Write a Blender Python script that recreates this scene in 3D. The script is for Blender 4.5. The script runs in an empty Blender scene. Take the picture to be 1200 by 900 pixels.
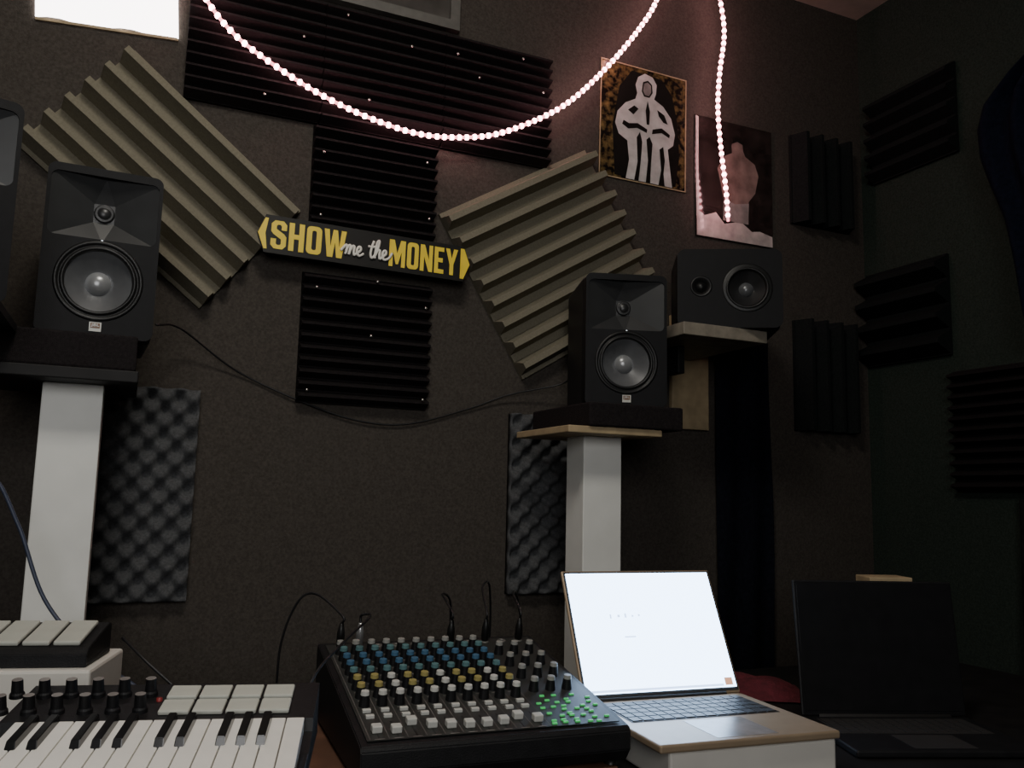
import bpy, bmesh, math, random
from mathutils import Matrix, Vector, Euler
random.seed(4)
R=math.radians
COL=bpy.context.scene.collection
# ---------------------------------------------------------------- materials
def mat(name,c,rough=.6,metal=0,var=.25,scale=40,bump=0,bscale=None,emit=None,es=0,spec=.5,coat=0):
    m=bpy.data.materials.new(name);m.use_nodes=True;nt=m.node_tree;b=nt.nodes['Principled BSDF']
    tc=nt.nodes.new('ShaderNodeTexCoord');n=nt.nodes.new('ShaderNodeTexNoise')
    n.inputs['Scale'].default_value=scale;n.inputs['Detail'].default_value=4
    nt.links.new(tc.outputs['Object'],n.inputs['Vector'])
    r=nt.nodes.new('ShaderNodeValToRGB')
    r.color_ramp.elements[0].position=.3;r.color_ramp.elements[1].position=.7
    r.color_ramp.elements[0].color=[x*(1-var) for x in c]+[1]
    r.color_ramp.elements[1].color=[min(1,x*(1+var)) for x in c]+[1]
    nt.links.new(n.outputs['Fac'],r.inputs['Fac']);nt.links.new(r.outputs['Color'],b.inputs['Base Color'])
    b.inputs['Roughness'].default_value=rough;b.inputs['Metallic'].default_value=metal
    b.inputs['Specular IOR Level'].default_value=spec
    if coat: b.inputs['Coat Weight'].default_value=coat
    if bump:
        n2=nt.nodes.new('ShaderNodeTexNoise');n2.inputs['Scale'].default_value=bscale or scale*3;n2.inputs['Detail'].default_value=3
        nt.links.new(tc.outputs['Object'],n2.inputs['Vector'])
        bp=nt.nodes.new('ShaderNodeBump');bp.inputs['Strength'].default_value=bump;bp.inputs['Distance'].default_value=.004
        nt.links.new(n2.outputs['Fac'],bp.inputs['Height']);nt.links.new(bp.outputs['Normal'],b.inputs['Normal'])
    if emit:
        b.inputs['Emission Color'].default_value=list(emit)+[1];b.inputs['Emission Strength'].default_value=es
    return m
M_WF=mat('carpet_charcoal',(.062,.054,.047),.95,var=.22,scale=190,bump=.3,bscale=380,spec=.05)
M_WR=mat('carpet_olive',(.030,.040,.033),.95,var=.25,scale=190,bump=.3,bscale=380,spec=.05)
M_CEIL=mat('ceiling_paint',(.5,.44,.36),.8,var=.05)
M_FLOOR=mat('floor_carpet',(.03,.03,.03),.95,var=.3,scale=100,bump=.6)
M_FBLK=mat('foam_black',(.016,.0135,.014),.9,var=.3,scale=200,bump=.4,spec=.1)
M_FDK=mat('foam_darkgrey',(.013,.015,.015),.95,var=.3,scale=200,bump=.4,spec=.05)
M_FTAN=mat('foam_olive_grey',(.20,.182,.135),.95,var=.12,scale=200,bump=.2,spec=.05)
M_FGREY=mat('foam_grey',(.080,.082,.085),.95,var=.25,scale=200,bump=.3,spec=.1)
M_BLK=mat('black_plastic',(.009,.009,.010),.5,var=.2,scale=60,bump=.15,bscale=500,spec=.3)
M_BAF=mat('black_baffle',(.007,.007,.008),.6,var=.15,scale=60,bump=.1,bscale=500,spec=.2)
M_HORN=mat('satin_horn_black',(.028,.029,.030),.34,var=.1,spec=.6)
M_GLOSS=mat('gloss_black',(.012,.012,.013),.18,var=.1)
M_CONE=mat('cone_grey',(.13,.134,.14),.32,.35,var=.15,scale=30)
M_CAP=mat('dust_cap_grey',(.27,.275,.28),.28,.35,var=.15)
M_TWT=mat('tweeter_dark',(.02,.02,.021),.35,.1,var=.1)
M_RUB=mat('rubber',(.008,.008,.008),.4,var=.1,spec=.35)
M_WHT=mat('white_paint',(.76,.76,.72),.6,var=.05,scale=12,bump=.1)
M_WBOX=mat('white_card',(.68,.65,.59),.6,var=.05,scale=12)
M_TAN=mat('plywood_tan',(.38,.29,.17),.6,var=.2,scale=25)
M_BRN=mat('brown_wood',(.13,.065,.04),.5,var=.3,scale=20)
M_BWOOD=mat('black_wood',(.010,.0095,.0095),.6,var=.3,scale=20,spec=.25)
M_KEY=mat('ivory_key',(.88,.86,.80),.3,var=.03)
M_PAD=mat('pad_rubber_grey',(.50,.51,.45),.6,var=.05)
M_NAVY=mat('navy_cloth',(.007,.008,.013),.95,var=.3,scale=90,bump=.6,spec=.05)
M_NAVY2=mat('navy_coat_cloth',(.005,.007,.016),.95,var=.3,scale=90,bump=.6,spec=.1)
M_BCLOTH=mat('black_cloth',(.012,.012,.011),.95,var=.4,scale=60,bump=.6,spec=.1)
M_RED=mat('red_cloth',(.10,.010,.018),.9,var=.3,scale=60,bump=.6)
M_YEL=mat('sign_yellow',(.90,.66,.05),.45,var=.05)
M_SBLK=mat('sign_black',(.012,.011,.010),.5,var=.1,spec=.3)
M_SWHT=mat('sign_white',(.80,.77,.70),.45,var=.05)
M_GOLD=mat('laptop_gold',(.36,.27,.18),.42,.3,var=.05)
M_DKEY=mat('dark_key',(.03,.028,.027),.5,var=.1)
M_LED=mat('led_pink',(.9,.6,.6),.4,emit=(1,.48,.50),es=22)
M_TUBE=mat('rope_tube',(.8,.4,.4),.35,emit=(1,.26,.30),es=4)
M_SCR=mat('screen_light',(.02,.02,.02),.3,emit=(.50,.70,1.0),es=10)
M_SCR2=mat('screen_grey',(.02,.02,.02),.3,emit=(.36,.50,.80),es=5)
M_SCR3=mat('screen_brown',(.02,.02,.02),.3,emit=(.5,.25,.15),es=2.2)
M_SIL=mat('silver_metal',(.55,.55,.55),.3,.8,var=.1)
M_CABLE=mat('cable_black',(.008,.008,.009),.45,var=.1)
M_CBLUE=mat('cable_slate',(.04,.05,.085),.45,var=.1)
M_CWHT=mat('cable_white',(.5,.5,.48),.45,var=.1)
M_KWHITE=mat('knob_white',(.55,.55,.51),.4,var=.05)
M_KDIM=mat('knob_pale_grey',(.28,.28,.26),.4,var=.05)
M_KBLUE=mat('knob_blue',(.05,.13,.22),.4,var=.05)
M_KTEAL=mat('knob_teal',(.09,.19,.20),.4,var=.05)
M_KGOLD=mat('knob_gold',(.34,.29,.10),.4,var=.05)
M_KGRN=mat('led_green',(.05,.3,.05),.4,emit=(.08,.8,.22),es=.40)
M_MIX=mat('mixer_panel',(.022,.024,.022),.5,var=.15,scale=30)
M_GFR=mat('frame_grey',(.11,.105,.095),.5,var=.15)
M_PAPER=mat('paper_added_glow',(.85,.80,.80),.5,var=.05,scale=12,emit=(1,.92,.90),es=8)  # emission stands in for strong lamplight on the sheet; the paper is no lamp
M_PBLK=mat('print_black',(.012,.011,.010),.15,var=.1)
M_PWHT=mat('print_white',(.52,.51,.49),.2,var=.2,scale=30)
M_PGRY=mat('print_grey',(.23,.21,.20),.2,var=.3,scale=30)
M_PPALE=mat('print_pale',(.50,.44,.42),.2,var=.25,scale=30)
M_PDK=mat('print_dark_brown',(.022,.016,.015),.14,var=.5,scale=25,coat=.6)
M_PSKIN=mat('print_skin',(.20,.14,.125),.15,var=.4,scale=25)
M_SCREW=mat('pin_metal',(.7,.68,.62),.25,.9)
def foil():
    m=mat('gold_foil',(.3,.2,.05),.2,.4);nt=m.node_tree
    r=[n for n in nt.nodes if n.type=='VALTORGB'][0]
    r.color_ramp.elements[0].position=.42;r.color_ramp.elements[1].position=.72
    r.color_ramp.elements[0].color=(.015,.012,.01,1);r.color_ramp.elements[1].color=(.30,.21,.08,1)
    [n for n in nt.nodes if n.type=='TEX_NOISE'][0].inputs['Scale'].default_value=60
    return m
M_FOIL=foil()
# ---------------------------------------------------------------- helpers
def link(o,parent=None,loc=(0,0,0),rot=(0,0,0)):
    COL.objects.link(o);o.location=loc;o.rotation_euler=rot
    if parent is not None:o.parent=parent
    return o
def tag(o,label,cat,group=None):
    o['label']=label;o['category']=cat
    if group:o['group']=group
    return o
def empty(name,loc,rot=(0,0,0)):
    e=bpy.data.objects.new(name,None);e.empty_display_size=.05
    return link(e,None,loc,rot)
def from_bm(name,bm,m,parent=None,loc=(0,0,0),rot=(0,0,0),smooth=False):
    me=bpy.data.meshes.new(name)
    bmesh.ops.recalc_face_normals(bm,faces=bm.faces)
    bm.to_mesh(me);bm.free()
    for x in (m if isinstance(m,list) else [m]): me.materials.append(x)
    if smooth:
        for p in me.polygons:p.use_smooth=True
    return link(bpy.data.objects.new(name,me),parent,loc,rot)
def box(name,a,b,m,parent=None,loc=(0,0,0),rot=(0,0,0),bev=0,seg=2):
    bm=bmesh.new();bmesh.ops.create_cube(bm,size=1)
    for v in bm.verts:
        v.co=Vector([a[i] if v.co[i]<0 else b[i] for i in range(3)])
    if bev: bmesh.ops.bevel(bm,geom=bm.edges[:],offset=bev,segments=seg,affect='EDGES',profile=.5)
    return from_bm(name,bm,m,parent,loc,rot)
def lathe(name,prof,m,parent=None,loc=(0,0,0),rot=(0,0,0),n=40,axis='z',smooth=True):
    bm=bmesh.new();rings=[]
    for r,h in prof:
        if r<1e-6: rings.append([bm.verts.new((0,0,h))])
        else: rings.append([bm.verts.new((r*math.cos(2*math.pi*i/n),r*math.sin(2*math.pi*i/n),h)) for i in range(n)])
    for a,b in zip(rings,rings[1:]):
        for i in range(n):
            j=(i+1)%n
            if len(a)==1 and len(b)==1: continue
            if len(a)==1: bm.faces.new((a[0],b[i],b[j]))
            elif len(b)==1: bm.faces.new((a[i],a[j],b[0]))
            else: bm.faces.new((a[i],a[j],b[j],b[i]))
    if axis=='-y': bmesh.ops.rotate(bm,verts=bm.verts,matrix=Matrix.Rotation(R(90),3,'X'))
    return from_bm(name,bm,m,parent,loc,rot,smooth)
def bake(ob):
    dg=bpy.context.evaluated_depsgraph_get();dg.update()
    me=bpy.data.meshes.new_from_object(ob.evaluated_get(dg));d=ob.data
    bpy.data.objects.remove(ob);bpy.data.curves.remove(d);return me
def plate(name,outer,holes,t,m,parent=None,loc=(0,0,0),rot=(0,0,0)):
    """flat plate in XZ plane, thickness along +y from 0..t"""
    c=bpy.data.curves.new('tmp','CURVE');c.dimensions='2D';c.fill_mode='BOTH';c.extrude=t/2
    for pts in [outer]+holes:
        s=c.splines.new('POLY');s.points.add(len(pts)-1);s.use_cyclic_u=True
        for p,q in zip(s.points,pts):p.co=(q[0],q[1],0,1)
    o=bpy.data.objects.new('tmp',c);COL.objects.link(o);me=bake(o);me.name=name
    me.transform(Matrix.Translation((0,t/2,0))@Matrix.Rotation(R(90),4,'X'))
    me.materials.clear();me.materials.append(m)
    return link(bpy.data.objects.new(name,me),parent,loc,rot)
def rrect(x0,z0,x1,z1,r,n=6):
    P=[]
    for cx,cz,a in ((x1-r,z1-r,0),(x0+r,z1-r,90),(x0+r,z0+r,180),(x1-r,z0+r,270)):
        for i in range(n+1):
            t=R(a+90*i/n);P.append((cx+r*math.cos(t),cz+r*math.sin(t)))
    return P
def circ(cx,cz,r,n=40): return [(cx+r*math.cos(2*math.pi*i/n),cz+r*math.sin(2*math.pi*i/n)) for i in range(n)]
def text(name,body,x0,z0,x1,z1,m,parent,y,bold=.0,shear=0,rot=(0,0,0)):
    c=bpy.data.curves.new('tmp','FONT');c.body=body;c.size=1;c.offset=bold;c.shear=shear;c.resolution_u=4;c.space_character=1.08
    o=bpy.data.objects.new('tmp',c);COL.objects.link(o);me=bake(o);me.name=name
    xs=[v.co.x for v in me.vertices];ys=[v.co.y for v in me.vertices]
    a,b,cc,d=min(xs),max(xs),min(ys),max(ys)
    for v in me.vertices:
        v.co=Vector((x0+(v.co.x-a)/(b-a)*(x1-x0),y,z0+(v.co.y-cc)/(d-cc)*(z1-z0)))
    me.materials.clear();me.materials.append(m)
    return link(bpy.data.objects.new(name,me),parent,(0,0,0),rot)
GL={'S':(1,[[(0,.7),(0,.25),(.22,0),(.78,0),(1,.25),(1,.88),(.85,1.08),(.34,1.40),(.34,1.62),(.42,1.72),(.58,1.72),(.66,1.62),(.66,1.35),(1,1.35),(1,1.75),(.78,2),(.22,2),(0,1.75),(0,1.22),(.15,1.02),(.66,.70),(.66,.36),(.58,.28),(.42,.28),(.34,.36),(.34,.7)]]),
'H':(1,[[(0,0),(0,2),(.34,2),(.34,1.2),(.66,1.2),(.66,2),(1,2),(1,0),(.66,0),(.66,.86),(.34,.86),(.34,0)]]),
'O':(1,[rrect(0,0,1,2,.3,4),rrect(.35,.3,.65,1.7,.12,4)]),
'W':(1.5,[[(0,2),(.33,2),(.45,.75),(.60,2),(.90,2),(1.05,.75),(1.17,2),(1.5,2),(1.25,0),(.88,0),(.75,1.1),(.62,0),(.25,0)]]),
'M':(1.4,[[(0,0),(0,2),(.42,2),(.7,1.0),(.98,2),(1.4,2),(1.4,0),(1.07,0),(1.07,1.15),(.80,.2),(.60,.2),(.33,1.15),(.33,0)]]),
'N':(1.1,[[(0,0),(0,2),(.36,2),(.77,.9),(.77,2),(1.1,2),(1.1,0),(.76,0),(.33,1.12),(.33,0)]]),
'E':(.85,[[(0,0),(0,2),(.85,2),(.85,1.68),(.34,1.68),(.34,1.18),(.75,1.18),(.75,.86),(.34,.86),(.34,.32),(.85,.32),(.85,0)]]),
'Y':(1.1,[[(0,2),(.36,2),(.55,1.25),(.74,2),(1.1,2),(.72,.8),(.72,0),(.38,0),(.38,.8)]])}
def block_word(name,word,x0,z0,x1,z1,m,parent,y):
    tot=sum(GL[c][0] for c in word)+.16*(len(word)-1);k=(x1-x0)/tot;kz=(z1-z0)/2;x=0;L=[]
    for ch in word:
        w,pl=GL[ch]
        for P in pl: L.append([(x0+(x+a)*k,z0+b*kz) for a,b in P])
        x+=w+.16
    return plate(name,L[0],L[1:],.001,m,parent,(0,y,0))
def catmull(pts,n=10):
    P=[Vector(p) for p in pts];P=[2*P[0]-P[1]]+P+[2*P[-1]-P[-2]];out=[]
    for i in range(1,len(P)-2):
        for k in range(n):
            t=k/n;a,b,c,d=P[i-1],P[i],P[i+1],P[i+2]
            out.append(.5*((2*b)+(c-a)*t+(2*a-5*b+4*c-d)*t*t+(3*b-a-3*c+d)*t**3))
    out.append(P[-2]);return out
def tubes(name,strokes,r,m,parent=None,n=8,smooth_n=10):
    bm=bmesh.new()
    for pts in strokes:
        P=catmull(pts,smooth_n);rings=[];nrm=None
        for i,p in enumerate(P):
            t=(P[min(i+1,len(P)-1)]-P[max(i-1,0)]).normalized()
            if nrm is None: nrm=t.orthogonal().normalized()
            nrm=(nrm-t*nrm.dot(t)).normalized();bt=t.cross(nrm)
            rings.append([bm.verts.new(p+r*(math.cos(2*math.pi*k/n)*nrm+math.sin(2*math.pi*k/n)*bt)) for k in range(n)])
        for a,b in zip(rings,rings[1:]):
            for k in range(n): bm.faces.new((a[k],a[(k+1)%n],b[(k+1)%n],b[k]))
        bm.faces.new(rings[0]);bm.faces.new(rings[-1])
    return from_bm(name,bm,m,parent,smooth=True)
def tube(name,pts,r,m,parent=None,n=8,smooth_n=10): return tubes(name,[pts],r,m,parent,n,smooth_n)
def copy(o,parent,loc=None,rot=None):
    c=o.copy()
    COL.objects.link(c);c.parent=parent
    if loc is not None:c.location=loc
    if rot is not None:c.rotation_euler=rot
    return c
# ---------------------------------------------------------------- room shell
YW=1.95;XR=2.08;XL=-1.5;YB=-1.7;ZC=2.78
def struct(o):o['kind']='structure';return o
struct(box('wall_front',(XL-.1,YW,0),(XR+.1,YW+.1,ZC),M_WF))
struct(box('wall_right',(XR,YB,0),(XR+.1,YW,ZC),M_WR))
struct(box('wall_left',(XL-.1,YB,0),(XL,YW,ZC),M_WF))
struct(box('wall_back',(XL-.1,YB-.1,0),(XR+.1,YB,ZC),M_WF))
struct(box('floor',(XL-.1,YB-.1,-.1),(XR+.1,YW+.1,0),M_FLOOR))
struct(box('ceiling',(XL-.1,YB-.1,ZC),(XR+.1,YW+.1,ZC+.1),M_CEIL))
# ---------------------------------------------------------------- acoustic foam
def foam_mesh(name,w,h,n,depth,m,base=.010,top=.18,bot=.12,skew=0):
    p=h/n;prof=[]
    for i in range(n):
        z0=-h/2+i*p
        prof+=[(z0,base),(z0+p*bot*.5,base),(z0+p*(.5-top*.5+skew),depth),(z0+p*(.5+top*.5+skew),depth),(z0+p*(1-bot*.5),base)]
    prof.append((h/2,base))
    bm=bmesh.new();rows=[]
    for z,d in prof:
        rows.append([bm.verts.new((-w/2,0,z)),bm.verts.new((-w/2,-d,z)),bm.verts.new((w/2,-d,z)),bm.verts.new((w/2,0,z))])
    for a,b in zip(rows,rows[1:]):
        for i in range(4):
            j=(i+1)%4;bm.faces.new((a[i],a[j],b[j],b[i]))
    bm.faces.new(rows[0]);bm.faces.new(rows[-1])
    return from_bm(name,bm,m)
def foam(w,h,n,depth,m,loc,rot,label,group=None,**k):
    o=foam_mesh('acoustic_foam_panel',w,h,n,depth,m,**k);o.location=loc;o.rotation_euler=rot
    return tag(o,label,'acoustic foam',group)
yw=YW-.001
for i in range(3):
    foam(.298,.30,11,.038,M_FBLK,(.20+.30*i,yw,2.21),(0,0,0),'black wedge foam square in a row high on the carpeted wall','row of black foam squares')
foam(.300,.30,11,.038,M_FBLK,(.490,yw,1.905),(0,0,0),'black ridged foam square above the yellow lettered sign')
foam(.305,.30,11,.038,M_FBLK,(.485,yw,1.55),(0,0,0),'black ridged foam square below the yellow lettered sign')
foam(.48,.325,6,.055,M_FTAN,(.031,yw,1.867),(0,R(39),0),'olive-grey wedge foam square turned diagonally behind a speaker',top=.26,bot=.36,skew=.05)
foam(.475,.46,8,.055,M_FTAN,(.978,yw,1.813),(0,R(-31),0),'olive-grey wedge foam square turned diagonally beside the sign',top=.26,bot=.36,skew=.05)
foam(.28,.23,4,.055,M_FDK,(1.895,yw,2.18),(0,R(90),0),'dark foam block with vertical ridges high in the room corner')
foam(.33,.23,4,.055,M_FDK,(1.895,yw,1.575),(0,R(90),0),'dark foam block with vertical ridges low in the room corner')
foam(.34,.2,4,.05,M_FBLK,(-.42,yw,1.93),(0,R(90),0),'black foam panel with vertical ridges behind a speaker')
xr=XR-.001
foam(.30,.27,5,.045,M_FDK,(xr,1.745,2.33),(0,0,R(-90)),'dark ridged foam square near the ceiling of the olive wall')
foam(.29,.29,4,.06,M_FDK,(xr,1.79,1.765),(0,0,R(-90)),'dark foam panel with four deep horizontal wedges on olive wall')
foam(.30,.33,11,.04,M_FBLK,(xr,1.49,1.405),(0,0,R(-90)),'black finely ridged foam square on the olive wall')
def egg(w,h,loc,label):
    bm=bmesh.new();nx=int(w/.005);nz=int(h/.005);g=[]
    for i in range(nx+1):
        c=[]
        for j in range(nz+1):
            x=w*i/nx;z=h*j/nz
            d=.024+.016*math.sin(2*math.pi*x/.054)*math.sin(2*math.pi*z/.054)
            c.append(bm.verts.new((x,-d,z)))
        g.append(c)
    for i in range(nx):
        for j in range(nz): bm.faces.new((g[i][j],g[i+1][j],g[i+1][j+1],g[i][j+1]))
    loop=[g[i][0] for i in range(nx+1)]+[g[nx][j] for j in range(1,nz+1)]+[g[i][nz] for i in range(nx-1,-1,-1)]+[g[0][j] for j in range(nz-1,0,-1)]
    b=[bm.verts.new((v.co.x,0,v.co.z)) for v in loop];n=len(loop)
    for i in range(n): bm.faces.new((loop[i],loop[(i+1)%n],b[(i+1)%n],b[i]))
    bm.faces.new(b)
    o=from_bm('egg_crate_foam_panel',bm,M_FGREY,smooth=True);o.location=loc
    return tag(o,label,'acoustic foam','grey egg-crate foam strips')
egg(.27,.44,(-.14,yw,.97),'grey egg-crate foam strip on the dark wall behind white post')
egg(.26,.44,(.86,yw,.965),'grey egg-crate foam strip on the dark wall beside white post')
# ---------------------------------------------------------------- cloths
def drape(name,z0,z1,edge0,edge1,folds,amp,m,label,cat,plane='front',off=.03,nz=40,nx=80,thick=.003):
    bm=bmesh.new();g=[]
    for i in range(nz+1):
        z=z0+(z1-z0)*i/nz;a=edge0(z);b=edge1(z);r=[]
        for j in range(nx+1):
            s=j/nx;u=a+(b-a)*s
            w=amp*math.sin(s*folds*2*math.pi+.6*math.sin(z*3))+amp*.4*math.sin(s*folds*4.7+z*4)
            r.append(bm.verts.new((u,YW-off-w,z) if plane=='front' else (XR-off-w,u,z)))
        g.append(r)
    for i in range(nz):
        for j in range(nx): bm.faces.new((g[i][j],g[i][j+1],g[i+1][j+1],g[i+1][j]))
    o=from_bm(name,bm,m,smooth=True)
    s=o.modifiers.new('s','SOLIDIFY');s.thickness=thick
    return tag(o,label,cat)
drape('navy_curtain',.02,1.66,lambda z:1.485,lambda z:1.675+.004*math.sin(z*7),2,.006,M_NAVY,'dark navy curtain hanging almost flat on the wall','curtain',off=.02)
JP=[(1.60,1.345),(1.68,1.36),(1.80,1.375),(1.92,1.395),(2.02,1.43),(2.10,1.455),(2.18,1.46),(2.24,1.44),(2.30,1.36),(2.36,1.23)]
def jedge(z):
    for (a,b),(c,d) in zip(JP,JP[1:]):
        if z<=c: 
            t=max(0,(z-a)/(c-a));return b+(d-b)*t
    return JP[-1][1]
drape('hanging_navy_coat',1.60,2.35,lambda z:1.12,jedge,3.5,.022,M_NAVY2,'dark navy coat hanging against the olive wall','coat',plane='right',off=.11,thick=.006)
drape('black_side_curtain',.02,1.22,lambda z:1.08,lambda z:1.46,4,.012,M_BCLOTH,'black curtain below foam square on the olive wall','curtain',plane='right',off=.03)
# ---------------------------------------------------------------- things on front wall
p=empty('paper_sheet',(-.11,yw,2.215),(0,R(-4.5),0));tag(p,'white paper sheet with added glow pinned high on the wall','paper')
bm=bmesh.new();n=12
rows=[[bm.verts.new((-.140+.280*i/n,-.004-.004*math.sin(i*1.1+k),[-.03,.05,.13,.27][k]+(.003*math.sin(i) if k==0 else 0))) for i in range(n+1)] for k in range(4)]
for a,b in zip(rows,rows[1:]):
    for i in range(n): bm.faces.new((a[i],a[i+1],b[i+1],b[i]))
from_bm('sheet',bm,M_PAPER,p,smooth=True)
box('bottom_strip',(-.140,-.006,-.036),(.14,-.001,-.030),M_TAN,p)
p=empty('picture_frame',(.50,yw,2.375));tag(p,'dark grey picture frame hanging above the foam row','picture frame')
plate('frame_border',[(-.19,0),(.19,0),(.19,.27),(-.19,.27)],[[(-.165,.025),(.165,.025),(.165,.245),(-.165,.245)]],.02,M_GFR,p,(0,-.021,0))
box('picture_panel',(-.165,-.008,.025),(.165,-.001,.245),mat('dark_print',(.06,.055,.05),.3,var=.4,scale=10),p)
# sign
W=.50;H=.086;h2=H/2
p=empty('lettered_sign',(.220,1.887,1.720));tag(p,'narrow black sign with yellow SHOW me the MONEY lettering','sign')
p.rotation_euler=(0,R(1.0),0)
plate('sign_board',[(0.0,h2),(.016,.0),(W-.016,.0),(W,h2),(W-.016,H),(.016,H)],[],.005,M_SBLK,p)
plate('yellow_end',[(0.001,h2),(.015,.008),(.022,.008),(.017,h2),(.022,H-.008),(.015,H-.008)],[],.001,M_YEL,p,(0,-.0015,0))
plate('yellow_end',[(W-.001,h2),(W-.016,.006),(W-.025,.006),(W-.025,H-.006),(W-.016,H-.006)],[],.001,M_YEL,p,(0,-.0015,0))
block_word('yellow_lettering','SHOW',.029,.011,.196,.075,M_YEL,p,-.0015)
block_word('yellow_lettering','MONEY',.298,.011,.468,.075,M_YEL,p,-.0015)
S=[[(-.3,.3),(0,.75),(.2,.95),(.25,.5),(.12,0)],[(.15,.3),(.42,.9),(.58,.9),(.55,.5),(.45,0)],[(.5,.3),(.78,.9),(.95,.85),(.9,.4),(.95,.05),(1.2,.25),(1.55,.6),(1.5,.92),(1.3,.85),(1.2,.4),(1.42,.02),(1.85,.3)],
   [(2.78,1.75),(2.6,1.1),(2.5,.4),(2.62,.02),(2.9,.3),(3.22,1.2),(3.3,1.8),(3.12,1.7),(3.0,1.0),(2.92,0)],[(2.25,1.15),(2.6,1.12),(3.0,1.22)],
   [(2.95,.3),(3.2,.85),(3.4,.85),(3.36,.4),(3.42,.04),(3.65,.25),(3.98,.6),(3.95,.92),(3.75,.85),(3.65,.4),(3.85,.02),(4.3,.25),(4.6,.8)]]
k=.0245
tubes('white_script_lettering',[[(.192+x*k,-.0035,.022+z*k*.95) for x,z in s] for s in S],.0030,M_SWHT,p)
# posters
def poly(name,pts,m,parent,y): return plate(name,pts,[],.0006,m,parent,(0,y,0))
p=empty('poster',(1.11,yw,2.075));tag(p,'glossy poster of a white-robed figure on gold and black','poster')
p.rotation_euler=(0,R(.8),0)
box('poster_sheet',(0,-.003,0),(.285,0,.34),M_FOIL,p)
plate('poster_border',[(0,0),(.285,0),(.285,.34),(0,.34)],[[(.003,.003),(.282,.003),(.282,.337),(.003,.337)]],.001,M_TAN,p,(0,-.0045,0))
poly('printed_background',[(.05,.01),(.25,.01),(.262,.10),(.255,.20),(.235,.28),(.20,.32),(.10,.325),(.06,.27),(.04,.15)],M_PBLK,p,-.0045)
# robed person: cloak, head cloth, sleeves, folds
poly('printed_figure',[(.085,.005),(.095,.06),(.088,.115),(.060,.130),(.048,.160),(.055,.195),(.080,.225),(.112,.243),(.118,.262),(.112,.285),(.120,.310),(.142,.325),(.168,.320),(.182,.300),(.180,.272),(.174,.255),(.205,.240),(.232,.210),(.246,.165),(.240,.130),(.222,.115),(.230,.06),(.238,.005)],M_PWHT,p,-.0055)
for q in ([(.132,.270),(.140,.256),(.158,.256),(.168,.272),(.166,.296),(.152,.306),(.136,.298)],
          [(.070,.160),(.090,.150),(.118,.158),(.150,.150),(.152,.160),(.120,.172),(.092,.166),(.074,.172)],
          [(.168,.150),(.200,.160),(.226,.150),(.228,.160),(.200,.174),(.170,.164)],
          [(.152,.245),(.160,.215),(.158,.175),(.150,.175),(.146,.215)],
          [(.112,.005),(.122,.06),(.118,.13),(.128,.148),(.136,.12),(.132,.06),(.126,.005)],
          [(.150,.005),(.156,.07),(.150,.13),(.160,.140),(.170,.12),(.166,.06),(.164,.005)],
          [(.192,.005),(.200,.05),(.194,.110),(.206,.120),(.212,.08),(.208,.04),(.212,.005)],
          [(.088,.205),(.108,.222),(.122,.215),(.106,.195)],
          [(.185,.225),(.208,.215),(.220,.190),(.206,.192),(.190,.208)]):
    poly('printed_shadow',q,M_PBLK,p,-.0065)
poly('printed_face',[(.136,.272),(.143,.260),(.156,.260),(.163,.273),(.162,.292),(.151,.300),(.139,.294)],M_PGRY,p,-.0072)
p=empty('poster',(1.43,yw,1.95));tag(p,'glossy dark poster of a bare-chested figure beside hanging lights','poster')
box('poster_sheet',(0,-.003,0),(.28,0,.365),M_PDK,p)
poly('printed_pale_edge',[(.002,.06),(.012,.06),(.010,.20),(.012,.36),(.002,.363)],M_PPALE,p,-.0045)
poly('printed_figure',[(.095,.06),(.185,.06),(.19,.13),(.215,.16),(.228,.215),(.215,.250),(.180,.268),(.172,.285),(.170,.305),(.158,.318),(.138,.315),(.130,.295),(.132,.272),(.10,.255),(.078,.215),(.092,.16),(.100,.12)],M_PSKIN,p,-.0045)
poly('printed_cloth',[(.095,.06),(.187,.06),(.190,.125),(.140,.115),(.098,.125)],M_PGRY,p,-.0055)
poly('printed_grey_band',[(.003,.003),(.277,.003),(.277,.035),(.23,.045),(.20,.04),(.16,.065),(.10,.05),(.07,.08),(.03,.065),(.003,.08)],M_PPALE,p,-.0052)
poly('printed_head',[(.132,.300),(.135,.320),(.150,.328),(.166,.320),(.170,.303),(.150,.309)],M_PBLK,p,-.0058)
# rope lights
def rope(pts,label,sp):
    e=empty('rope_light',pts[0]);o=Vector(pts[0]);P=[Vector(q)-o for q in pts]
    tube('rope_tube',P,.0038,M_TUBE,e,smooth_n=12)
    C=catmull(P,60);d=0;first=None
    for a,b in zip(C,C[1:]):
        d+=(b-a).length
        if d>=sp:
            d-=sp
            if first is None:
                first=lathe('led_bulb',[(0,-.0068),(.0048,-.0052),(.0068,0),(.0048,.0052),(0,.0068)],M_LED,e,b,n=10)
            else: copy(first,e,b)
    return tag(e,label,'light','pink rope lights')
ry=1.885
rope([(.03,ry,2.40),(.05,ry,2.33),(.085,ry,2.265),(.15,ry,2.20),(.25,ry,2.145),(.36,ry,2.10),(.48,ry,2.07),(.60,ry,2.06),(.74,ry,2.085),(.85,ry,2.135),(.98,ry,2.225),(1.10,ry,2.355),(1.20,ry,2.49),(1.26,ry,2.60),(1.30,ry,2.775)],'glowing pink rope light sagging in a wide curve below ceiling',.0200)
rope([(1.45,ry,2.775),(1.475,ry,2.66),(1.49,ry,2.55),(1.472,ry,2.42),(1.465,ry,2.31),(1.475,ry,2.19),(1.49,ry,2.08),(1.497,ry,1.985)],'glowing pink rope light hanging straight down over a poster',.0200)
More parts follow.
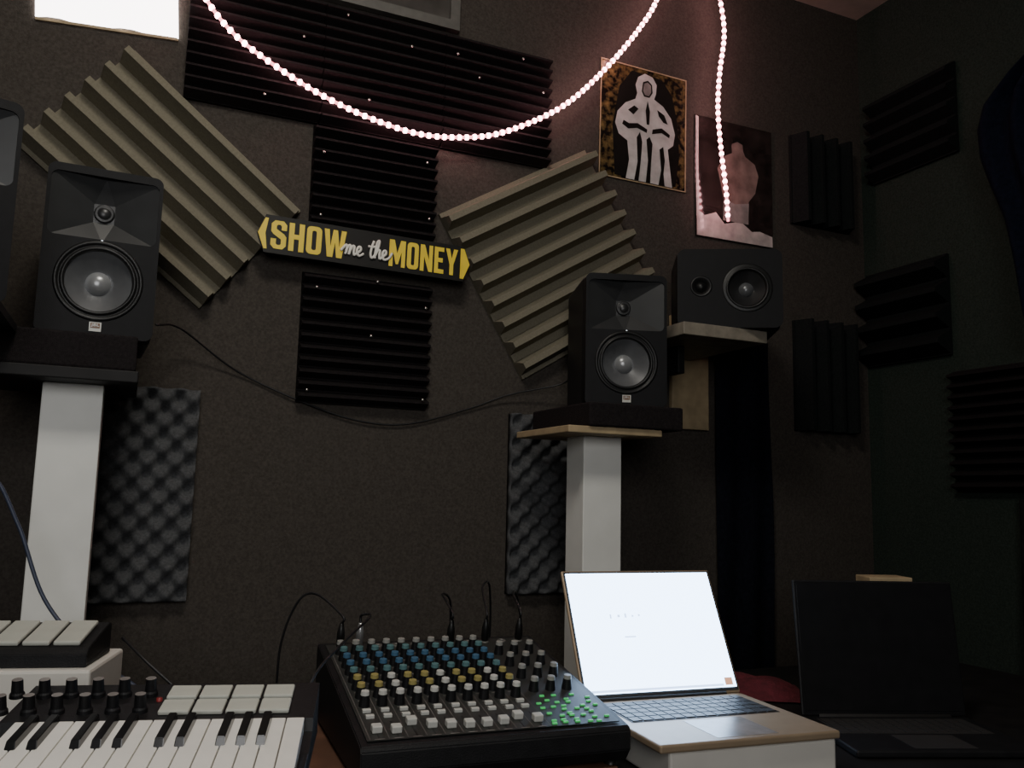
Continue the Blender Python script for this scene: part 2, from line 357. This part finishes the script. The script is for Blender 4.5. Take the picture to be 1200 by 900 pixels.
# pins
pin=lathe('push_pin',[(0,-.0015),(.003,-.001),(.0035,.001),(.0025,.003),(0,.0035)],M_SCREW,None,n=12,axis='-y')
tag(pin,'small shiny metal pin pushed into the foam','pin','pins holding the foam')
pins=[(.36,1.83),(.50,1.69),(.62,1.86),(.36,1.98),(.61,2.0),(.36,1.66),(.62,1.64),(.49,1.56),(.35,1.425),(.62,1.42),(.22,2.09),(.40,2.33),(.46,2.13),(.56,2.29),(.68,2.30),(.80,2.12),(.92,2.25),(.30,2.25),(.74,2.25),(.86,2.33)]
pin.location=(pins[0][0],1.908,pins[0][1])
for x,z in pins[1:]: copy(pin,None,(x,1.908,z))
c=tube('wall_cable',[(.03,1.80,1.52),(.08,1.88,1.53),(.20,1.938,1.46),(.35,1.942,1.40),(.48,1.942,1.365),(.60,1.942,1.365),(.75,1.942,1.41),(.85,1.93,1.45),(.97,1.90,1.48),(1.0,1.86,1.50)],.0022,M_CABLE)
tag(c,'thin black cable drooping along the wall between speakers','cable')
box_o=box('plywood_offcut',(-.060,-.016,-.155),(.062,0,.16),M_TAN,None,(1.400,yw,1.548),bev=.002)
tag(box_o,'tan plywood offcut fixed to the wall below the shelf','wood board')
# ---------------------------------------------------------------- upright studio monitors
M_BADGE=mat('badge_brown',(.16,.08,.04),.4)
M_LEDW=mat('led_white',(.8,.8,.8),.4,emit=(.8,.9,1),es=1.5)
def monitor(loc,rz,label,cone=M_CONE,cap=M_CAP):
    e=empty('studio_monitor',loc,(0,0,R(rz)));w=.184;h=.298;d=.20
    box('cabinet',(-w/2,.035,0),(w/2,.035+d,h),M_BLK,e,bev=.008,seg=3)
    plate('front_baffle',rrect(-w/2,0,w/2,h,.014),[circ(0,.098,.071),rrect(-.086,.171,.086,.284,.012)],.036,M_BAF,e)
    # flat petals meeting at the tweeter
    bm=bmesh.new()
    cz=.2265;ox=.087;oz=.058;q=.021
    O=[bm.verts.new((sx*ox,.001,cz+sz*oz)) for sx,sz in ((-1,-1),(1,-1),(1,1),(-1,1))]
    Mi=[bm.verts.new((0,.015,cz-oz)),bm.verts.new((ox,.001,cz)),bm.verts.new((0,.015,cz+oz)),bm.verts.new((-ox,.001,cz))]
    I=[bm.verts.new((sx*q,.033,cz+sz*q)) for sx,sz in ((-.8,-.8),(.8,-.8),(.8,.8),(-.8,.8))]
    for a in range(4):
        b=(a+1)%4
        bm.faces.new((O[a],Mi[a],I[a]));bm.faces.new((Mi[a],O[b],I[b]));bm.faces.new((Mi[a],I[b],I[a]))
    bm.faces.new(I)
    from_bm('waveguide',bm,M_HORN,e,smooth=False)
    lathe('tweeter',[(.017,-.003),(.0165,.001),(.014,.0025),(.012,.001),(.010,.003),(.006,.005),(0,.006)],M_TWT,e,(0,.030,cz),n=24,axis='-y')
    wf=empty('woofer',(0,0,.098));wf.parent=e
    lathe('surround',[(.0715,-.006),(.071,.001),(.068,.003),(.064,.0015),(.0625,-.003),(.060,.0015),(.057,.004),(.054,.001),(.053,-.006)],M_RUB,wf,n=56,axis='-y')
    lathe('cone',[(.054,-.005),(.038,-.015),(.022,-.026),(.018,-.028)],cone,wf,n=56,axis='-y')
    lathe('dust_cap',[(.0215,-.028),(.018,-.021),(.012,-.017),(.006,-.0150),(0,-.0145)],cap,wf,n=40,axis='-y')
    box('logo_badge',(-.009,-.0015,.009),(.010,0,.025),M_KWHITE,e)
    box('badge_field',(-.007,-.0020,.0145),(.008,-.0012,.0235),M_BADGE,e)
    text('badge_lettering','JBL',-.006,.016,.007,.0225,M_PWHT,e,-.0026,bold=.02)
    box('power_light',(-.0015,-.001,.1685),(.0015,0,.1700),M_LEDW,e)
    return tag(e,label,'speaker','black upright studio monitors')
monitor((-.070,1.61,1.4555),3,'black studio monitor speaker on padded stand beside diagonal foam')
monitor((.988,1.60,1.4015),-18,'black studio monitor speaker on padded stand with plywood top')
monitor((-.264,1.355,1.4555),18,'black studio monitor speaker on a slim black stand',M_TWT,M_TWT)
e=empty('speaker_stand',(-.36,1.48,.8305));tag(e,'slim black post stand standing on the desk','speaker stand')
box('post',(-.025,-.02,.012),(.02,.02,.612),M_BWOOD,e)
box('top_board',(-.06,-.14,.612),(.18,.08,.6245),M_BWOOD,e)
box('foot',(-.07,-.07,0),(.06,.07,.012),M_BWOOD,e)
# sideways monitor
e=empty('bookshelf_monitor',(1.297,1.630,1.6145),(0,0,R(-30)));w=.25;h=.195
tag(e,'black speaker lying on its side on a small wall shelf','speaker')
box('cabinet',(-w/2,.03,0),(w/2,.19,h),M_BLK,e,bev=.010,seg=3)
plate('front_baffle',rrect(-w/2,0,w/2,h,.02),[circ(.042,.098,.060),circ(-.068,.102,.026)],.031,M_BAF,e)
wf=empty('woofer',(.042,0,.098));wf.parent=e
lathe('surround',[(.061,-.004),(.058,.003),(.053,-.002),(.050,.003),(.046,.003),(.043,-.004)],M_RUB,wf,n=48,axis='-y')
lathe('cone',[(.044,-.004),(.030,-.014),(.016,-.022)],M_TWT,wf,n=48,axis='-y')
lathe('dust_cap',[(.018,-.022),(.014,-.015),(.007,-.011),(0,-.010)],M_CONE,wf,n=32,axis='-y')
tw=empty('tweeter',(-.068,0,.102));tw.parent=e
lathe('tweeter_ring',[(.027,-.006),(.026,.001),(.022,.002),(.013,-.010)],M_RUB,tw,n=32,axis='-y')
lathe('tweeter_dome',[(.0135,-.010),(.010,-.004),(.005,-.001),(0,0)],M_RUB,tw,n=32,axis='-y')
e=empty('wall_shelf',(1.270,YW-.001,1.6135));tag(e,'small pale wooden wall shelf carrying the sideways speaker','shelf')
box('shelf_board',(-.115,-.33,-.030),(.13,0,0),mat('shelf_pale_wood',(.24,.21,.165),.6),e,bev=.002)
box('shelf_bracket',(-.04,-.20,-.10),(-.02,0,-.030),M_BWOOD,e,bev=.002)
# ---------------------------------------------------------------- speaker stands
e=empty('speaker_stand',(-.095,1.66,0));tag(e,'white square post stand with thick black padded top','speaker stand')
box('post',(-.047,-.03,.012),(.047,.05,1.375),M_WHT,e,bev=.002)
box('top_board',(-.20,-.10,1.375),(.10,.17,1.395),M_BWOOD,e,bev=.002)
box('isolation_pad',(-.19,-.095,1.395),(.095,.16,1.455),M_FBLK,e,bev=.004)
box('foot',(-.12,-.06,0),(.12,.16,.012),M_BWOOD,e)
e=empty('speaker_stand',(.93,1.66,0));tag(e,'white square post stand with plywood top and black pad','speaker stand')
box('post',(-.030,-.03,.012),(.065,.05,1.335),M_WHT,e,bev=.002)
box('top_board',(-.105,-.10,1.335),(.125,.16,1.350),M_TAN,e,(0,0,0),(0,0,0),bev=.002)
box('isolation_pad',(-.06,-.108,1.350),(.175,.17,1.401),M_FBLK,e,bev=.004)
box('foot',(-.12,-.06,0),(.12,.16,.012),M_BWOOD,e)
# ---------------------------------------------------------------- desk
DZ=.83
e=empty('desk',(0,0,0));tag(e,'black wooden studio desk under the mixer and laptops','desk')
box('desktop',(-.60,.68,DZ-.03),(1.85,1.58,DZ),M_BWOOD,e,bev=.003)
for x in (-.57,1.78):
    for y in (.71,1.51): box('leg',(x,y,0),(x+.04,y+.04,DZ-.03),M_BWOOD,e)
# ---------------------------------------------------------------- keyboard controller
KR=-15
kr=box('wooden_riser',(-.24,0,0),(.145,.24,.085),M_BWOOD,None,(-.005,.885,DZ+.0005),(0,0,R(KR)),bev=.003)
tag(kr,'black wooden riser block under the music keyboard','riser')
tk=.176
e=empty('midi_keyboard',(.162,.843,DZ+.087),(0,0,R(KR)));tag(e,'black keyboard controller with white keys, knobs and pale pads','midi keyboard')
e.scale=(.82,.82,.82)
KW=.0235;NK=15;L=NK*KW
def prism(name,prof,x0,x1,m,parent,bev=0):
    bm=bmesh.new();a=[bm.verts.new((x0,y,z)) for y,z in prof];b=[bm.verts.new((x1,y,z)) for y,z in prof];n=len(prof)
    for i in range(n): bm.faces.new((a[i],a[(i+1)%n],b[(i+1)%n],b[i]))
    bm.faces.new(a);bm.faces.new(b)
    if bev: bmesh.ops.bevel(bm,geom=bm.edges[:],offset=bev,segments=2,affect='EDGES')
    return from_bm(name,bm,m,parent)
prism('case',[(0,0),(.275,0),(.275,.066),(.272,.070),(.155,.050),(.150,.034),(0,.008)],-L-.022,.010,M_BLK,e)
box('case_end',(.002,0,0),(.010,.152,.024),M_BLK,e,bev=.002)
rotk=(tk,0,0)
wk=None
for i in range(NK):
    x=-L+i*KW
    loc=(x+KW/2,.004,.012)
    if wk is None: wk=box('white_key',(-KW/2+.0007,0,-.002),(KW/2-.0007,.146,.016),M_KEY,e,loc,rotk,bev=.0012)
    else: copy(wk,e,loc)
bk=None
for i in range(NK-1):
    if i%7 in (0,1,3,4,5):
        loc=(-L+(i+1)*KW,.004,.012)
        if bk is None:
            bm=bmesh.new();bmesh.ops.create_cube(bm,size=1)
            for v in bm.verts:
                t=v.co.z>0
                v.co=Vector(((-.0062 if v.co.x<0 else .0062)*(.8 if t else 1),(.068+(.008 if t else 0)) if v.co.y<0 else .147,.025 if t else .012))
            bmesh.ops.bevel(bm,geom=bm.edges[:],offset=.001,segments=2,affect='EDGES')
            bk=from_bm('black_key',bm,M_GLOSS,e,loc,rotk)
        else: copy(bk,e,loc)
def deck(y): return .050+(y-.155)*(.020/.117)
rd=(math.atan(.020/.117),0,0)
pd=None
for r in range(2):
    for c in range(4):
        y=.188+r*.047;loc=(-.022-.0205-c*.0425,y,deck(y))
        if pd is None: pd=box('drum_pad',(-.0195,-.0195,0),(.0195,.0195,.006),M_PAD,e,loc,rd,bev=.002)
        else: copy(pd,e,loc)
def knob_mesh(name,r,h,body,cap,parent,loc,rot,n=20,low=.3):
    o=lathe(name,[(r*1.15,0),(r*1.1,h*.2),(r*.9,h*low),(r*.8,h),(r*.62,h),(r*.6,h*1.01),(0,h*1.01)],[body,cap],parent,loc,rot,n=n,smooth=False)
    for p in o.data.polygons:
        if all(o.data.vertices[v].co.z>h*(.99 if low==.3 else low-.02) for v in p.vertices): p.material_index=1
    return o
kn=None
for r in range(2):
    for c in range(6):
        y=.182+r*.052;loc=(-.214-c*.034,y,deck(y))
        if kn is None: kn=knob_mesh('knob',.0085,.024,M_BLK,M_PGRY,e,loc,rd)
        else: copy(kn,e,loc)
lathe('red_button',[(.004,0),(.004,.004),(0,.0045)],mat('knob_red',(.25,.03,.03),.4),e,(-.198,.215,deck(.215)),rd,n=16)
# ---------------------------------------------------------------- pad controller on white box
wb=box('white_box',(-.16,-.07,0),(.095,.09,.138),M_WBOX,None,(-.10,1.335,DZ+.0005),(0,0,R(-14)),bev=.004)
tag(wb,'white box used as a stand under pad controller','box')
e=empty('pad_controller',(-.10,1.335,DZ+.1395),(0,0,R(-14)));tag(e,'small black controller with pale square pads on white box','pad controller')
prism('case',[(-.055,0),(.055,0),(.055,.038),(.048,.042),(-.048,.022),(-.055,.016)],-.17,.085,M_BLK,e,bev=.001)
ang=math.atan(.020/.096);pd=None
for c in range(6):
    loc=(.055-c*.0375,.0,.0322)
    if pd is None: pd=box('drum_pad',(-.0165,-.040,0),(.0165,.040,.006),M_PAD,e,loc,(ang,0,0),bev=.002)
    else: copy(pd,e,loc)
# ---------------------------------------------------------------- mixer
MRZ=-3
wd=box('wooden_board',(-.05,-.005,0),(.34,.37,.018),M_BRN,None,(.283,1.045,DZ+.0005),(0,0,R(MRZ)),bev=.002)
tag(wd,'brown wooden board lying under the audio mixer','wood board')
e=empty('audio_mixer',(.276,1.035,DZ+.020),(0,0,R(MRZ)));tag(e,'black audio mixer with coloured knobs and small white buttons','audio mixer')
MW=.362;MD=.36;z0=.050;z1=.112
prism('case',[(.012,.004),(MD,.004),(MD+.006,.02),(MD+.006,z1-.01),(MD,z1),(.004,z0),(0,z0-.006),(0,.020)],0,MW,M_BLK,e,bev=.0015)
sl=math.atan((z1-z0)/MD)
def onp(x,s,up=0): return (x,s*math.cos(sl)-up*math.sin(sl),z0+.0008+s*math.sin(sl)+up*math.cos(sl))
rp=(sl,0,0)
box('control_panel',(.010,.014,0),(MW-.010,.352,.001),M_MIX,e,onp(0,0),rp)
for x in (.02,MW-.02):
    for y in (.02,MD-.02): lathe('rubber_foot',[(.009,-.001),(.008,.0045),(0,.005)],M_RUB,e,(x,y,0),n=12)
rows=[(.312,M_KDIM),(.284,M_KTEAL),(.256,M_KBLUE),(.228,M_KBLUE),(.200,M_KTEAL),(.172,M_KGOLD),(.144,M_KGOLD),(.116,M_KWHITE)]
base={}
for s,m in rows:
    for c in range(10):
        x=.026+c*.0238
        mm=m
        if m is M_KGOLD and c%3==2: mm=M_KWHITE
        k=mm.name
        loc=onp(x+random.uniform(-.0005,.0005),s)
        if k not in base: base[k]=knob_mesh('knob',.0066,.021,M_BLK,mm,e,loc,rp,n=14,low=.76)
        else: copy(base[k],e,loc)
for s in (.13,.18,.23,.28):
    for c in range(3):
        copy(base['knob_pale_grey'],e,onp(.274+c*.026,s))
pb=None
for s in (.096,.078):
    for c in range(10):
        x=.026+c*.0238;loc=onp(x+random.uniform(-.001,.001),s)
        if pb is None: pb=box('push_button',(-.0055,-.0030,0),(.0055,.0030,.005),M_KWHITE,e,loc,rp,bev=.0008)
        else: copy(pb,e,loc)
fs=None;fc=None
for c in range(10):
    x=.026+c*.0238
    if fs is None: fs=box('fader_slot',(-.001,-.022,0),(.001,.022,.0012),M_RUB,e,onp(x,.042),rp)
    else: copy(fs,e,onp(x,.042))
    loc=onp(x,.042+random.uniform(-.011,.011))
    if fc is None: fc=box('fader_cap',(-.0065,-.0060,.001),(.0065,.0060,.010),M_KWHITE,e,loc,rp,bev=.0015)
    else: copy(fc,e,loc)
gl=None
for s in (.020,.030,.040,.050,.060,.070,.082,.094,.106):
    for c in range(6):
        loc=onp(.262+c*.0155+random.uniform(-.003,.003),s+random.uniform(-.002,.002))
        if gl is None: gl=box('green_light',(-.0034,-.0018,0),(.0034,.0018,.003),M_KGRN,e,loc,rp,bev=.0005)
        elif random.random()<.7: copy(gl,e,loc)
js=None
for c in range(11):
    loc=onp(.030+c*.030,.338)
    if js is None: js=lathe('jack_socket',[(.007,0),(.007,.003),(.0045,.003),(.0045,.001),(0,.001)],M_GFR,e,loc,rp,n=20)
    else: copy(js,e,loc)
bm=bmesh.new()
def strip(x0,s0,x1,s1):
    bm.faces.new([bm.verts.new(Vector(onp(a,b,.0014))) for a,b in ((x0,s0),(x1,s0),(x1,s1),(x0,s1))])
for c in range(11):
    x=.0141+c*.0238;strip(x-.0003,.016,x+.0003,.325)
for c in range(10):
    x=.026+c*.0238
    for s in (.016,.087,.105,.131,.159,.187,.215,.243,.271,.299): strip(x-.006,s-.0009,x+.006,s+.0009)
from_bm('printed_markings',bm,M_PGRY,e)
Mm=Matrix.Translation(e.location)@Matrix.Rotation(R(MRZ),4,'Z')
def mw(x,s,up): return Mm@Vector(onp(x,s,up))
def plug(x,s,label,pts,pm):
    q=empty('audio_cable',mw(x,s,.0035),(sl,0,R(MRZ)));tag(q,label,'cable','audio cables plugged into the mixer')
    lathe('plug',[(.0040,0),(.0062,.001),(.0062,.022),(.005,.026),(.0032,.036),(0,.0365)],pm,q,n=18)
    inv=(Matrix.Translation(q.location)@Euler((sl,0,R(MRZ))).to_matrix().to_4x4()).inverted()
    tube('cable_lead',[(0,0,.034),(0,0,.048)]+[tuple(inv@Vector(w)) for w in pts],.0020,M_CABLE,q)
plug(.030,.338,'black audio cable with black plug curving behind mixer',[(.295,1.43,1.035),(.27,1.45,1.02),(.25,1.47,.95),(.25,1.49,.84)],M_RUB)
plug(.060,.338,'black audio cable with silver plug looping beside mixer',[(.36,1.33,1.01),(.30,1.24,.99),(.245,1.16,.965),(.215,1.12,.92)],M_SIL)
plug(.210,.338,'black audio cable with black plug behind mixer knobs',[(.51,1.42,1.03),(.54,1.46,1.01),(.55,1.49,.92),(.55,1.51,.84)],M_RUB)
plug(.270,.338,'black audio cable with black plug behind mixer knobs',[(.58,1.41,1.04),(.61,1.45,1.04),(.63,1.49,.95),(.63,1.51,.84)],M_RUB)
plug(.330,.338,'black audio cable with black plug near the laptop lid',[(.635,1.40,1.03),(.665,1.45,1.02),(.69,1.48,.94),(.69,1.51,.84)],M_RUB)
for pts,m,lab,r in (([(-.16,1.52,.845),(-.18,1.51,1.0),(-.185,1.50,1.20),(-.145,1.50,1.14),(-.10,1.49,1.03),(-.03,1.46,.95),(.04,1.44,.90),(.10,1.42,.84)],M_CBLUE,'slate-blue cable hanging in front of the white post',.003),
                  ([(-.27,1.52,.845),(-.26,1.52,1.0),(-.23,1.50,1.07),(-.19,1.47,1.04),(-.165,1.465,.99),(-.160,1.475,.92),(-.16,1.485,.845)],M_CWHT,'white cable curling up beside the white box',.003),
                  ([(.01,1.29,1.0),(.04,1.25,.975),(.09,1.22,.93),(.13,1.20,.87),(.15,1.20,.84)],M_CABLE,'thin black cable running from the pad controller',.002)):
    tag(tube('loose_cable',pts,r,m),lab,'cable')
# ---------------------------------------------------------------- laptops
bx=box('white_carton',(0.01,.01,0),(.272,.25,.046),M_WBOX,None,(.656,.960,DZ+.0005),(0,0,R(-5)),bev=.004)
tag(bx,'shallow white carton under the gold laptop','box')
def laptop(loc,rz,w,d,lh,lean,mb,label,lit):
    e=empty('laptop',loc,(0,0,R(rz)));tag(e,label,'laptop')
    box('base',(0,0,0),(w,d,.011),mb,e,bev=.003,seg=3)
    box('keyboard_well',(.018,d*.46,.0105),(w-.018,d-.02,.0116),M_DKEY,e)
    k=None;kw=(w-.04)/14;kd=(d*.54-.024)/5
    for r in range(5):
        for c in range(14):
            loc2=(.020+kw*(c+.5),d*.46+.002+kd*(r+.5),.0116)
            if k is None: k=box('key',(-kw*.43,-kd*.42,0),(kw*.43,kd*.42,.0012),M_DKEY,e,loc2)
            else: copy(k,e,loc2)
    box('trackpad',(w*.33,.012,.0108),(w*.67,d*.42,.0113),mat('pad_grey',(.30,.27,.25),.25) if lit else M_DKEY,e)
    ld=empty('lid',(0,d-.004,.012));ld.parent=e;ld.rotation_euler=(-R(lean),0,0)
    box('lid_shell',(0,0,0),(w,.006,lh),mb if lit else M_BLK,ld,bev=.0025)
    box('screen_bezel',(.003,-.0012,.004),(w-.003,0,lh-.003),M_DKEY if lit else M_GLOSS,ld)
    a=.006
    box('screen',(a,-.0022,.009),(w-a,-.0012,lh-.006),M_SCR if lit else M_GLOSS,ld)
    if lit:
        for x0,z0_,x1,z1_ in ((.072,.128,.0745,.135),(.086,.130,.090,.134),(.099,.129,.102,.136),(.112,.130,.115,.133),(.124,.131,.127,.134),(.092,.096,.112,.098)):
            box('screen_text',(x0,-.0028,z0_),(x1,-.0022,z1_),M_SCR2,ld)
        box('screen_dock',(.015,-.0028,.0110),(w-.03,-.0022,.0145),M_SCR2,ld)
        box('screen_thumbnail',(w-.026,-.0030,.012),(w-.012,-.0022,.024),M_SCR3,ld)
    lathe('hinge',[(.005,0),(.005,w*.8),(0,w*.8)],M_DKEY,e,(w*.1,d-.002,.011),(0,R(90),0),n=12)
    return e
laptop((.646,.960,DZ+.0475),-4.5,.283,.240,.212,27,M_GOLD,'open gold laptop with glowing white screen on white carton',True)
laptop((1.005,.985,DZ+.001),-20,.29,.20,.225,8,M_BLK,'open black laptop with dark switched-off screen on the desk',False)
cb=box('cardboard_box',(-.04,-.03,0),(.045,.03,.231),M_TAN,None,(1.365,1.26,DZ+.0005),(0,0,R(-20)),bev=.002)
tag(cb,'tan cardboard box standing behind the black laptop','box')
bm=bmesh.new();g=[];n=26
for i in range(n+1):
    r=[]
    for j in range(n+1):
        u=i/n-.5;v=j/n-.5
        f=max(0,1-(abs(u)*2)**4)*max(0,1-(abs(v)*2)**4)
        r.append(bm.verts.new((u*.30,v*.16,.002+f*(.026+.005*math.sin(u*14+v*8)+.003*math.sin(v*19)))))
    g.append(r)
for i in range(n):
    for j in range(n): bm.faces.new((g[i][j],g[i+1][j],g[i+1][j+1],g[i][j+1]))
rc=from_bm('red_cloth',bm,M_RED,None,(1.10,1.41,DZ+.001),(0,0,R(-30)),smooth=True);tag(rc,'crumpled dark red cloth on the desk behind the laptops','cloth')
# ---------------------------------------------------------------- lights
def area(name,loc,target,size,power,color,spread=180):
    l=bpy.data.lights.new(name,'AREA');l.energy=power;l.color=color;l.size=size;l.spread=R(spread)
    o=bpy.data.objects.new(name,l);COL.objects.link(o);o.location=loc
    o.rotation_euler=(Vector(target)-Vector(loc)).to_track_quat('-Z','Y').to_euler();return o
area('ceiling_lamp',(.15,.62,2.74),(.25,1.55,1.2),.40,17,(1,.95,.85))
area('added_fill_light',(-.4,-1.2,1.8),(.2,1.9,1.2),1.0,9.5,(.97,.96,.95),115)  # added soft light behind the camera to lift dark areas, not a room fixture
w=bpy.data.worlds.new('w');bpy.context.scene.world=w;w.use_nodes=True
w.node_tree.nodes['Background'].inputs[0].default_value=(.5,.55,.6,1);w.node_tree.nodes['Background'].inputs[1].default_value=.1
# ---------------------------------------------------------------- camera
cam=bpy.data.cameras.new('camera');co=bpy.data.objects.new('camera',cam);COL.objects.link(co)
co.matrix_world=Matrix.Translation((0,0,1.2))@Matrix.Rotation(R(-24),4,'Z')@Matrix.Rotation(R(97.5),4,'X')@Matrix.Rotation(R(1.3),4,'Z')
cam.sensor_width=36;cam.lens=30;cam.clip_start=.02
bpy.context.scene.camera=co
